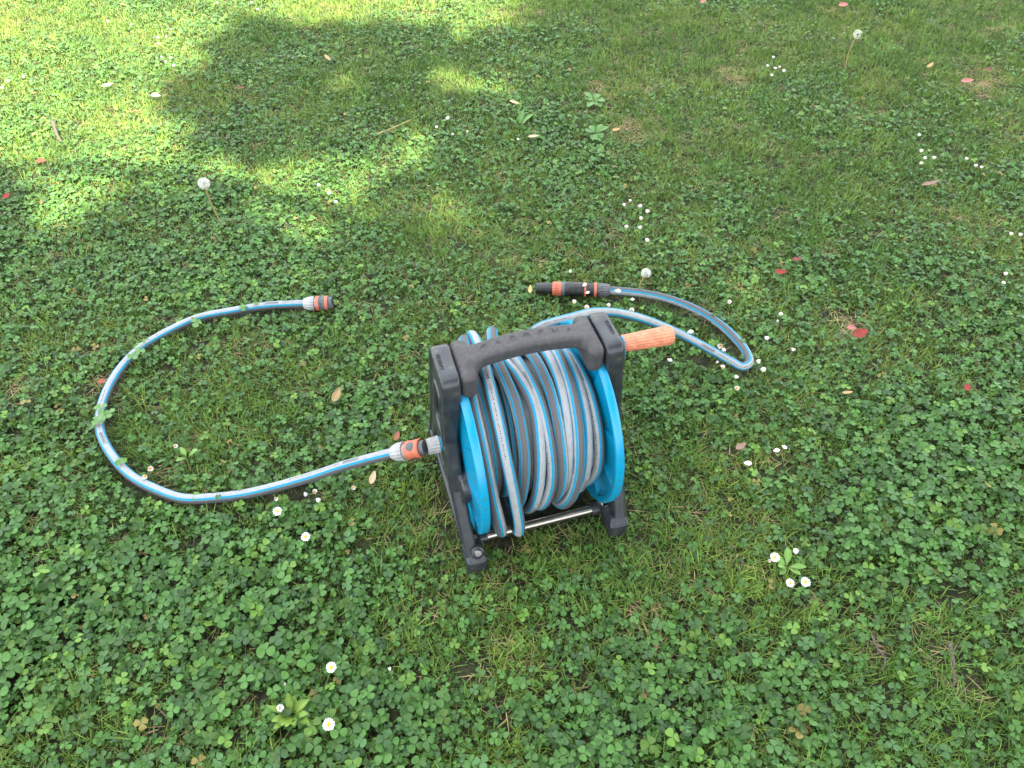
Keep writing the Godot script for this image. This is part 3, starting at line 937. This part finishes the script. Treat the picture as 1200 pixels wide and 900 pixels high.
const ORD := ["first", "second", "third", "fourth", "fifth", "sixth", "seventh", "eighth", "ninth"]
const COUNT := ["", "one", "two", "three", "four", "five", "six", "seven", "eight", "nine"]

func daisies() -> void:
	# [where, [pixel x, pixel y, kind: 0 open, 1 half shut, 2 shut, 3 tipped on its side, radius in mm] ...]
	var beds := [
		["at the sunlit far edge", [[255, 4, 1, 9], [295, 4, 1, 10], [302, 12, 1, 10]]],
		["near the pale cream leaf", [[127, 26, 1, 11], [154, 29, 1, 8]]],
		["in sun behind the tree shadow", [[185, 45, 1, 11], [187, 52, 1, 10], [195, 44, 1, 9], [201, 35, 2, 8]]],
		["at the tree shadow's sunlit tip", [[190, 67, 2, 9], [194, 73, 1, 9], [200, 69, 1, 10], [204, 78, 1, 11]]],
		["at the bright lawn edge", [[4, 104, 1, 11], [10, 96, 1, 11], [28, 91, 2, 10]]],
		["beside the tall dandelion clock", [[373, 218, 1, 10], [386, 227, 1, 11], [394, 238, 1, 11]]],
		["between small sun flecks", [[512, 150, 1, 10], [525, 140, 1, 13], [530, 158, 1, 8], [548, 155, 2, 9]]],
		["clustered behind the reel", [[732, 241, 1, 10], [738, 236, 1, 9], [734, 267, 1, 11], [750, 243, 1, 12], [751, 257, 1, 11], [750, 268, 1, 11], [758, 249, 1, 12], [758, 283, 1, 12]]],
		["below the far dandelion clock", [[899, 78, 1, 10], [904, 89, 1, 11], [906, 68, 1, 11], [908, 81, 1, 12], [913, 79, 1, 8], [918, 84, 1, 12]]],
		["above the long brown leaf", [[1076, 159, 1, 11], [1079, 178, 1, 12], [1079, 192, 1, 10], [1083, 186, 1, 10], [1094, 186, 1, 12]]],
		["right of the brown leaf group", [[1132, 187, 1, 10], [1143, 195, 1, 10], [1150, 197, 1, 10]]],
		["at the shaded lawn edge", [[1184, 275, 1, 10], [1195, 276, 1, 10]]],
		["far behind the crimson leaf", [[1175, 332, 1, 9], [1178, 322, 1, 10]]],
		["between nozzle and reel handle", [[673, 355, 1, 11], [687, 361, 1, 12], [712, 357, 3, 10], [740, 364, 1, 12]]],
		["between hose loop and crimson leaf", [[855, 355, 1, 10], [899, 398, 1, 11], [911, 377, 2, 8], [915, 369, 1, 10], [929, 411, 1, 10]]],
		["just outside the loop's bend", [[862, 443, 1, 10], [863, 455, 1, 11], [887, 423, 3, 11], [894, 435, 1, 12]]],
		["inside the hose loop's bend", [[840, 425, 2, 8], [845, 405, 3, 13], [847, 411, 1, 10], [847, 431, 1, 10]]],
		["inside the supply hose curve", [[170, 558, 3, 10], [176, 549, 3, 11], [205, 522, 3, 9]]],
		["in front of the supply hose", [[323, 584, 3, 8], [360, 579, 3, 9], [369, 577, 1, 10], [375, 585, 3, 10], [414, 571, 3, 9]]],
		["around the yellowish leaf rosette", [[334, 802, 2, 5], [388, 782, 0, 10], [385, 849, 0, 11]]],
		["beside the glossy leafy weed", [[902, 658, 2, 8], [908, 653, 0, 10], [926, 683, 0, 9], [931, 644, 3, 11], [944, 682, 0, 10]]],
	]
	var single := [
		["daisy with a yellow eye just below the supply hose", 325, 599, 0, 10],
		["open daisy alone in the clover left of the reel's foot", 358, 629, 0, 10],
		["drooping white daisy on a long pale stem over the yellowish rosette", 326, 829, 3, 12],
		["tiny white daisy bud alone in the near clover", 457, 785, 2, 7],
		["small white daisy beside a light dead leaf in the shaded lawn", 607, 164, 1, 8],
		["white daisy between nozzle body and grass, just in front of it", 667, 318, 3, 9],
	]
	var flat := make_daisy(1.0, 11); var half := make_daisy(0.34, 12); var shut := make_daisy(0.1, 13)
	var protos := [flat, half, shut, half]
	var used := {}
	var all := []
	for b in beds:
		var l: Array = b[1]
		l.sort_custom(func(p, q): return p[0] < q[0])
		for k in l.size():
			all.append(["%s from left of %s white daisies %s" % [ORD[k], COUNT[l.size()], b[0]], l[k][0], l[k][1], l[k][2], l[k][3]])
	for s in single: all.append([s[0], s[1], s[2], s[3], s[4]])
	for d in all:
		var pr: Node3D = protos[d[3]]
		var o: Node3D = pr
		if used.has(pr):
			o = pr.duplicate()
			o.name = numbered("daisy")
			add_child(o, true)
		used[pr] = true
		var hgt := 0.040 + rng.randf_range(-0.006, 0.012)
		if d[0].begins_with("drooping"): hgt = 0.065
		var p := at(d[1], d[2], hgt)
		var lean := Vector3(rng.randfn(0, 0.25), 1, rng.randfn(0.1, 0.25))
		if d[3] == 3: lean = Vector3(rng.randf_range(-1, 1), 0.35, rng.randf_range(0.2, 0.9))
		elif d[3] == 0: lean = Vector3(rng.randfn(0, 0.15), 1, rng.randfn(0.35, 0.15))
		o.transform = Transform3D((Basis(Quaternion(Vector3.UP, lean.normalized())) * Basis(Vector3.UP, rng.randf() * TAU)).scaled(Vector3.ONE * d[4] * 0.00092), p)
		tag(o, d[0], "daisy", "white daisies in the lawn")

func dandelion(px: float, py: float, bx: float, by: float, size: float, label: String, share: float) -> void:
	var foot := at(bx, by, 0.0)
	var up := ray(px, py)
	# the head stands over the stalk's foot, as high as the picture says
	var flat_d := Vector2(up.x, up.z)
	var w := Vector2(foot.x, foot.z - 0.01).dot(flat_d) / flat_d.length_squared()
	var head := Vector3(0, EYE, 0) + up * w
	var o := thing("dandelion_clock", foot)
	tag(o, label, "dandelion", "dandelion seed heads")
	var h := head - foot
	var mb := MB.new()
	tube(mb, smooth_path([Vector3.ZERO, Vector3(h.x * 0.3 - 0.008, h.y * 0.5, h.z * 0.4), h], 0.012), func(_t: float) -> float: return 0.0021, 7)
	part("stalk", mb.mesh(), M.tan_stem, o)
	mb = MB.new()
	lathe(mb, [Vector2(-0.006, 0.0), Vector2(-0.003, 0.004), Vector2(0.001, 0.0045), Vector2(0.004, 0.002), Vector2(0.005, 0.0)], 12, Transform3D(Basis(Vector3.UP, Vector3(-1, 0, 0), Vector3.BACK), h))
	part("seed_base", mb.mesh(), M.twig, o)
	mb = MB.new()
	for k in 64:
		var y := 1.0 - 2.0 * (k + 0.5) / 64.0
		var a := k * 2.39996
		var d := Vector3(sqrt(1 - y * y) * cos(a), y, sqrt(1 - y * y) * sin(a))
		if rng.randf() > share or y < -0.86: continue
		var e := d.cross(Vector3(0.3, 0.9, 0.2)).normalized(); var g := d.cross(e)
		var c := h + d * size * rng.randf_range(0.72, 0.85)
		mb.flat(h + d * 0.003 - e * 0.00012, h + d * 0.003 + e * 0.00012, c + e * 0.00012, c - e * 0.00012, g, Color(0.55, 0.52, 0.45))
		for j in 9:
			var t := TAU * j / 9.0
			var q := (e * cos(t) + g * sin(t))
			var tip := c + q * size * 0.36 + d * size * 0.22
			var sd := d.cross(q) * 0.00024
			mb.flat(c - sd * 0.5, c + sd * 0.5, tip + sd, tip - sd, d, Color(0.80, 0.79, 0.76))
	var f := part("seed_ball", mb.mesh(), M.fluff, o)
	f.set_meta("kind", "stuff")

# ------------------------------------------------------------------ fallen and broad leaves
func leaf_blade(ln: float, wd: float, curl: float, fold: float, col: Color, sd: int, blunt := 0.0) -> ArrayMesh:
	var r := RandomNumberGenerator.new()
	r.seed = sd
	var mb := MB.new()
	var rows := []
	var n := 9
	for k in n:
		var t := k / (n - 1.0)
		var w := wd * 0.5 * pow(sin(PI * pow(t, lerpf(0.8, 1.5, blunt))), 0.8) + 0.0004
		if blunt > 0.0: w = maxf(w, wd * 0.09)
		var th := curl * (t - 0.4)
		var c := Vector3(ln * (t - 0.5), ln * 0.5 * curl * (t - 0.4) * (t - 0.4) , 0)
		var row := []
		for s in [-1.0, -0.5, 0.0, 0.5, 1.0]:
			var p := c + Vector3(0, fold * absf(s) * w + r.randf_range(-1, 1) * w * 0.12 * absf(s), s * w * r.randf_range(0.93, 1.05))
			var tone := (1.28 if s == 0.0 else 1.0) * r.randf_range(0.86, 1.14)
			row.append(mb.vert(p, Vector3(-th, 1, -fold * s), Color(col.r * tone, col.g * tone, col.b * tone)))
		rows.append(row)
	for k in n - 1:
		for s in 4: mb.quad(rows[k][s], rows[k][s + 1], rows[k + 1][s + 1], rows[k + 1][s])
	return mb.mesh()

func fallen_leaves() -> void:
	var red := Color(0.19, 0.035, 0.027); var pink := Color(0.33, 0.13, 0.11); var tan_ := Color(0.32, 0.21, 0.10); var brown := Color(0.12, 0.065, 0.045); var cream := Color(0.40, 0.31, 0.19)
	# label, pixel, length and width in mm, turn in degrees, colour, curl
	var l := [
		["large crimson fallen leaf beside a smaller pink one", 1008, 391, 52, 28, 25, red, 0.5],
		["small pink fallen leaf touching the large crimson leaf", 998, 384, 26, 17, -10, pink, 0.3],
		["red fallen leaf lying behind the hose loop", 915, 319, 38, 18, 5, red, 0.6],
		["dark maroon fallen leaf beyond the red one", 934, 304, 30, 14, -5, Color(0.16, 0.05, 0.045), 0.4],
		["slim tan fallen leaf on clover in front of the crimson leaf", 993, 460, 30, 9, 10, tan_, 0.4],
		["small crumpled red leaf on the right side clover", 1133, 454, 24, 17, 60, red, 0.9],
		["dull brown fallen leaf near white petals on bare ground", 868, 523, 36, 15, 35, Color(0.2, 0.13, 0.1), 0.4],
		["long dark brown fallen leaf under the daisies on the shaded grass", 1090, 215, 62, 17, 8, Color(0.2, 0.13, 0.11), 0.5],
		["dusty pink fallen leaf in the far shaded lawn", 1133, 95, 58, 24, 12, pink, 0.5],
		["beige curled fallen leaf behind the dusty pink leaf", 1090, 77, 42, 18, 40, tan_, 0.8],
		["brown fallen leaf near tufts at the far lawn edge", 1158, 82, 44, 20, -30, brown, 0.5],
		["rosy fallen leaf at the top of the shaded lawn", 988, 6, 48, 30, 15, pink, 0.4],
		["reddish leaf cut by the far edge of the lawn", 824, 2, 36, 20, 40, pink, 0.5],
		["grey beige leaf between two green weeds", 625, 160, 40, 16, 5, cream, 0.6],
		["pale torn leaf in shade near the round sun fleck", 603, 120, 44, 12, -25, cream, 0.4],
		["tan curled leaf beside the yellowish grass tuft", 722, 152, 34, 14, 20, tan_, 0.7],
		["pink tan leaf at the edge of the tree shadow", 183, 112, 54, 20, -25, Color(0.48, 0.3, 0.2), 0.4],
		["pale cream leaf on the sunlit grass", 126, 100, 50, 20, 20, cream, 0.4],
		["bright red leaf on grass near the left lawn edge", 48, 189, 34, 24, 10, Color(0.36, 0.07, 0.04), 0.4],
		["small red leaf in shade at the left lawn edge", 8, 230, 30, 22, 60, red, 0.5],
		["tan leaf lying inside the tree shadow", 384, 68, 46, 16, -50, tan_, 0.5],
		["folded tan leaf in clover inside the supply hose curve", 395, 463, 42, 22, 70, Color(0.23, 0.165, 0.08), 0.9],
		["upright beige leaf beside the orange inlet coupling", 437, 560, 34, 15, 80, cream, 0.7],
		["little red brown leaf outside the supply hose curve", 119, 447, 22, 14, 15, Color(0.24, 0.08, 0.05), 0.5],
		["rust brown leaf behind the orange inlet coupling", 465, 511, 26, 14, 75, Color(0.23, 0.10, 0.06), 0.6],
		["yellowish leaf standing at the tip of the nozzle", 621, 339, 32, 12, 85, Color(0.34, 0.30, 0.12), 0.5],
		["dark red leaf in the tree shadow near the tan leaf", 282, 103, 36, 14, 10, brown, 0.5],
	]
	var k := 0
	for d in l:
		k += 1
		var p := at(d[1], d[2], 0.028)
		var o := part("fallen_leaf", leaf_blade(d[3] * 0.00086, d[4] * 0.00086, d[7], 0.35, d[6], 700 + k), M.dry, self)
		o.transform = Transform3D(Basis(Quaternion(Vector3.UP, Vector3(rng.randfn(0, 0.12), 1, rng.randf_range(0.1, 0.35)).normalized())) * Basis(Vector3.UP, deg_to_rad(d[5])), p)
		tag(o, d[0], "leaf", "dead leaves fallen on the lawn")
	# white petals
	var w := [
		["white petal stuck on the black nozzle body", 685, 334, 0.046, 14], ["white petal between the nozzle's body and its orange ring", 688.5, 343, 0.040, 12], ["white petal resting on the hose beside the nozzle", 724, 341, 0.042, 18],
		["white petal lying on top of the supporting grass behind the crank grip", 785, 422, 0.035, 14], ["larger of two white petals on bare soil", 910, 528, 0.03, 15], ["smaller of two white petals on bare soil", 919, 524, 0.03, 13],
		["cream petal alone in front of the two white petals", 876, 543, 0.036, 18], ["white petal lying across the lower strand of the hose loop", 809, 389, 0.075, 17], ["white petal just above the nozzle grip on the lawn", 741, 351, 0.03, 12]]
	for d in w:
		k += 1
		var o := part("fallen_petal", leaf_blade(d[4] * 0.00088, d[4] * 0.00055, 0.5, 0.4, Color(0.66, 0.63, 0.56), 800 + k, 0.6), M.petal, self)
		o.transform = Transform3D(Basis(Quaternion(Vector3.UP, Vector3(rng.randfn(0, 0.15), 1, 0.3).normalized())) * Basis(Vector3.UP, rng.randf_range(-0.6, 0.6)), at(d[1], d[2], d[3]))
		tag(o, d[0], "petal", "white petals fallen on lawn and hose")

func twig(label: String, pts: Array, r: float, col: Material) -> void:
	var base := at(pts[0][0], pts[0][1], 0.03)
	var loc := []
	for p in pts: loc.append(at(p[0], p[1], p[2]) - base)
	var mb := MB.new()
	tube(mb, smooth_path(loc, 0.006), func(t: float) -> float: return r * (1.1 - 0.5 * t) * (1.0 + 0.18 * sin(t * 17.0)), 8)
	var o := part("twig", mb.mesh(), col, self)
	o.position = base
	tag(o, label, "twig", "twigs in the lawn")

func rosette(called: String, label: String, category: String, px: float, py: float, n: int, ln: float, wd: float, col: Color, rise: float, blunt: float, sd: int, group := "") -> void:
	var r := RandomNumberGenerator.new()
	r.seed = sd
	var c := at(px, py, 0.006)
	var o := thing(called, c)
	tag(o, label, category, group)
	for k in n:
		var tone := r.randf_range(0.8, 1.2)
		var q := ln * r.randf_range(0.7, 1.15)
		var m := leaf_blade(q, wd * r.randf_range(0.8, 1.15), -0.5, 0.25, Color(col.r * tone, col.g * tone, col.b * tone), sd * 31 + k, blunt)
		var lf := part("leaf", m, M.leaf, o)
		var a := TAU * k / n + r.randf_range(-0.35, 0.35)
		var b := Basis(Vector3.UP, a) * Basis(Vector3.BACK, rise + r.randf_range(-0.2, 0.25))
		lf.transform = Transform3D(b, b * Vector3(q * 0.5 + 0.004, 0, 0) + Vector3(0, 0.012, 0))

# ------------------------------------------------------------------ the tree that shades the lawn
const LIT := [[-1500, -900], [603, -900], [601, 8], [590, 30], [560, 46], [520, 36], [470, 31], [440, 24], [400, 22], [378, 31], [330, 36], [300, 26], [250, 34], [236, 62], [224, 94], [165, 92], [148, 108], [180, 124], [212, 132], [188, 170], [205, 190], [240, 200], [290, 205], [310, 190], [350, 206], [380, 222], [372, 256], [345, 272], [318, 266], [306, 236], [280, 212], [220, 208], [150, 212], [110, 228], [75, 262], [52, 284], [30, 262], [48, 235], [20, 196], [-60, 185], [-1500, 230]]
const FLECKS := [[530, 96, 29, 16], [484, 168, 27, 13], [430, 193, 34, 15], [520, 249, 32, 28], [440, 222, 16, 14], [408, 97, 18, 12], [500, 204, 12, 10], [420, 260, 14, 11]]

func sunlit(px: Vector2) -> bool:
	for k in FLECKS:
		if Vector2((px.x - k[0]) / k[2], (px.y - k[1]) / k[3]).length() < 1.0: return true
	var inside := false
	var j := LIT.size() - 1
	for i in LIT.size():
		var yi: float = LIT[i][1]; var yj: float = LIT[j][1]; var xi: float = LIT[i][0]; var xj: float = LIT[j][0]
		if (yi > px.y) != (yj > px.y) and px.x < (xj - xi) * (px.y - yi) / (yj - yi) + xi: inside = not inside
		j = i
	return inside

func sprig_mesh(sd: int) -> ArrayMesh:
	var r := RandomNumberGenerator.new()
	r.seed = sd
	var mb := MB.new()
	for k in 6:
		var a := TAU * k / 6.0 + r.randf_range(-0.4, 0.4)
		var b := Basis(Vector3.UP, a) * Basis(Vector3.BACK, r.randf_range(-0.7, 0.3)) * Basis(Vector3.RIGHT, r.randf_range(-0.5, 0.5))
		var ids := []
		for q in 4:
			var u: float = [0.015, 0.035, 0.065, 0.092][q]; var w: float = [0.002, 0.024, 0.026, 0.002][q]
			ids.append([mb.vert(b * Vector3(u, 0.004, -w), b * Vector3(0, 1, 0.2)), mb.vert(b * Vector3(u, 0, 0), b * Vector3.UP), mb.vert(b * Vector3(u, 0.004, w), b * Vector3(0, 1, -0.2))])
		for q in 3:
			mb.quad(ids[q][0], ids[q][1], ids[q + 1][1], ids[q + 1][0])
			mb.quad(ids[q][1], ids[q][2], ids[q + 1][2], ids[q + 1][1])
	return mb.mesh()

func tree() -> void:
	var o := thing("tree", Vector3(3.0, 0, 2.4))
	tag(o, "leafy tree overhead that throws dappled shade across the lawn", "tree")
	var mb := MB.new()
	tube(mb, smooth_path([Vector3(0, -0.1, 0), Vector3(0.05, 1.8, -0.05), Vector3(-0.1, 3.6, -0.2), Vector3(-0.2, 5.6, -0.3), Vector3(-0.3, 7.4, -0.3)], 0.12), func(t: float) -> float: return lerpf(0.21, 0.05, t) + 0.08 * exp(-t * 18.0), 14)
	part("trunk", mb.mesh(), M.bark, o)
	var ends := [Vector3(-1.4, 4.6, -2.6), Vector3(-0.2, 4.9, -3.4), Vector3(1.0, 4.4, -3.6), Vector3(-3.0, 4.0, -0.6), Vector3(1.8, 4.6, -2.2), Vector3(-2.2, 5.0, -1.0), Vector3(2.0, 4.2, 0.8), Vector3(-1.6, 4.6, 1.4)]
	for k in ends.size():
		var y0 := 3.4 + 0.3 * k
		mb = MB.new()
		var s := Vector3(-0.1, y0, -0.2); var e: Vector3 = ends[k] * Vector3(1, 1.4, 1)
		tube(mb, smooth_path([s, s.lerp(e, 0.35) + Vector3(0, 0.35, 0), s.lerp(e, 0.7) + Vector3(0.1, 0.3, -0.1), e], 0.12), func(t: float) -> float: return lerpf(0.075, 0.012, t), 9)
		part("branch", mb.mesh(), M.bark, o)
	var crown := Node3D.new()
	crown.name = "crown"
	crown.set_meta("kind", "stuff")
	o.add_child(crown, true)
	var ms := []; var pl := []; var tn := []
	for k in 4:
		ms.append(sprig_mesh(900 + k)); pl.append([]); tn.append([])
	var r := RandomNumberGenerator.new()
	r.seed = 77
	for k in 42000:
		var q := Vector3(r.randf_range(-4.6, 5.4), 0, r.randf_range(-7.2, 2.6))
		var e := Vector2((q.x - 0.4) / 5.0, (q.z + 2.3) / 4.9).length()
		if e > 1.0: continue
		var near := absf(q.x) < 3.0 and q.z < -0.1 and q.z > -4.6
		if not near and r.randf() < 0.8: continue
		if q.z < 0.0:
			var open_ := sunlit(pixel(q))
			for k2 in 5: open_ = open_ or sunlit(pixel(q + Vector3(r.randfn(0, 0.055), 0, r.randfn(0, 0.055))))
			if open_: continue
		var y := r.randf_range(4.8, 5.8 + 1.6 * (1.0 - e * e))
		var p := q + SUN_TO * (y / SUN_TO.y)
		var v := r.randi() % 4
		pl[v].append(Transform3D((Basis(Quaternion(Vector3.UP, Vector3(r.randfn(0, 0.4), 1, r.randfn(0, 0.4)).normalized())) * Basis(Vector3.UP, r.randf() * TAU)).scaled(Vector3.ONE * r.randf_range(0.8, 1.3)), p - o.position))
		var t := r.randf_range(0.75, 1.25)
		tn[v].append(Color(0.06 * t, 0.12 * t, 0.03 * t))
	scatter("leaves", ms, pl, tn, M.leaf, crown)

# ------------------------------------------------------------------ build
func _ready() -> void:
	rng.seed = 4242
	bumps.seed = 8; bumps.frequency = 1.6; bumps.fractal_octaves = 3
	patches.seed = 21; patches.frequency = 1.5; patches.fractal_octaves = 3

	var cam := Camera3D.new()
	cam.name = "camera"
	cam.position = Vector3(0, EYE, 0)
	cam.rotation_degrees = Vector3(-PITCH, 0, 0)
	cam.fov = rad_to_deg(2.0 * atan(450.0 / FOCAL))
	cam.near = 0.05; cam.far = 1000.0
	add_child(cam)
	var env := Environment.new()
	env.background_mode = Environment.BG_SKY
	var sky := ProceduralSkyMaterial.new()
	sky.sky_top_color = Color(0.85, 0.875, 0.90)
	sky.sky_horizon_color = Color(0.94, 0.945, 0.95)
	sky.sky_curve = 0.2
	sky.ground_bottom_color = Color(0.22, 0.26, 0.16)
	sky.ground_horizon_color = Color(0.6, 0.64, 0.6)
	sky.sun_angle_max = 2.0
	sky.sky_energy_multiplier = 0.95
	env.sky = Sky.new()
	env.sky.sky_material = sky
	env.tonemap_mode = Environment.TONE_MAPPER_LINEAR
	env.tonemap_exposure = 6.0
	env.sdfgi_enabled = true; env.ssao_enabled = true; env.ssil_enabled = true
	var we := WorldEnvironment.new()
	we.name = "world_environment"
	we.environment = env
	add_child(we)
	var sun := DirectionalLight3D.new()
	sun.name = "sun"
	sun.light_energy = 1.5
	sun.light_color = Color(1.0, 0.95, 0.86)
	sun.light_angular_distance = 0.7
	sun.shadow_enabled = true
	sun.sky_mode = DirectionalLight3D.SKY_MODE_LIGHT_ONLY
	sun.look_at_from_position(SUN_TO, Vector3.ZERO, Vector3.UP)
	add_child(sun)

	materials()
	var r := make_reel()
	supply_hose()
	var e := main_hose()
	make_nozzle(e.end, e.dir)
	lawn()
	tree()

	daisies()
	dandelion(239, 215, 263, 268, 0.0150, "tall dandelion clock on a leaning stalk at the sun patch edge", 1.0)
	dandelion(1005, 40, 990, 83, 0.0150, "dandelion clock on a pale stalk in the far shaded grass", 0.75)
	dandelion(757, 320, 750, 352, 0.0115, "small dandelion clock standing behind the hose and nozzle", 0.9)
	fallen_leaves()
	twig("dark crooked twig standing in the near right clover", [[1112, 754, 0.045], [1116, 766, 0.05], [1118, 785, 0.045], [1118, 803, 0.03]], 0.0028, M.twig)
	twig("thin forked twig lying in clover left of the crooked twig", [[1022, 744, 0.045], [1030, 762, 0.042], [1037, 770, 0.045], [1034, 786, 0.035]], 0.0017, M.twig)
	twig("short reddish twig on the sunlit far grass", [[62, 143, 0.05], [68, 160, 0.05], [72, 166, 0.05]], 0.005, M.twig)
	twig("pale straw stalk lying across the tree shadow's flecks", [[442, 157, 0.05], [462, 149, 0.055], [482, 140, 0.05]], 0.0017, M.tan_stem)
	rosette("daisy_rosette", "yellowish green leaf rosette under the drooping daisy", "plant", 345, 842, 17, 0.033, 0.0115, Color(0.12, 0.195, 0.03), 0.55, 0.9, 3)
	rosette("broad_leaf_weed", "pale broad leaved weed in the far shaded lawn", "weed", 696, 122, 6, 0.040, 0.028, Color(0.072, 0.15, 0.040), 0.15, 0.85, 4, "broad leaved weeds")
	rosette("broad_leaf_weed", "broad leaved weed between the pale one and the reel", "weed", 698, 160, 6, 0.040, 0.024, Color(0.068, 0.145, 0.036), 0.2, 0.8, 5, "broad leaved weeds")
	rosette("broad_leaf_weed", "upright leafy weed beside the grey beige leaf", "weed", 608, 152, 4, 0.05, 0.02, Color(0.075, 0.16, 0.04), 0.7, 0.6, 6, "broad leaved weeds")
	rosette("broad_leaf_weed", "light green leafy sprout inside the supply hose curve", "weed", 222, 540, 3, 0.030, 0.012, Color(0.14, 0.24, 0.06), 0.6, 0.5, 7, "broad leaved weeds")
	rosette("broad_leaf_weed", "glossy leafy weed beside the open daisies on the right", "weed", 920, 668, 6, 0.03, 0.013, Color(0.12, 0.22, 0.05), 0.4, 0.7, 8, "broad leaved weeds")
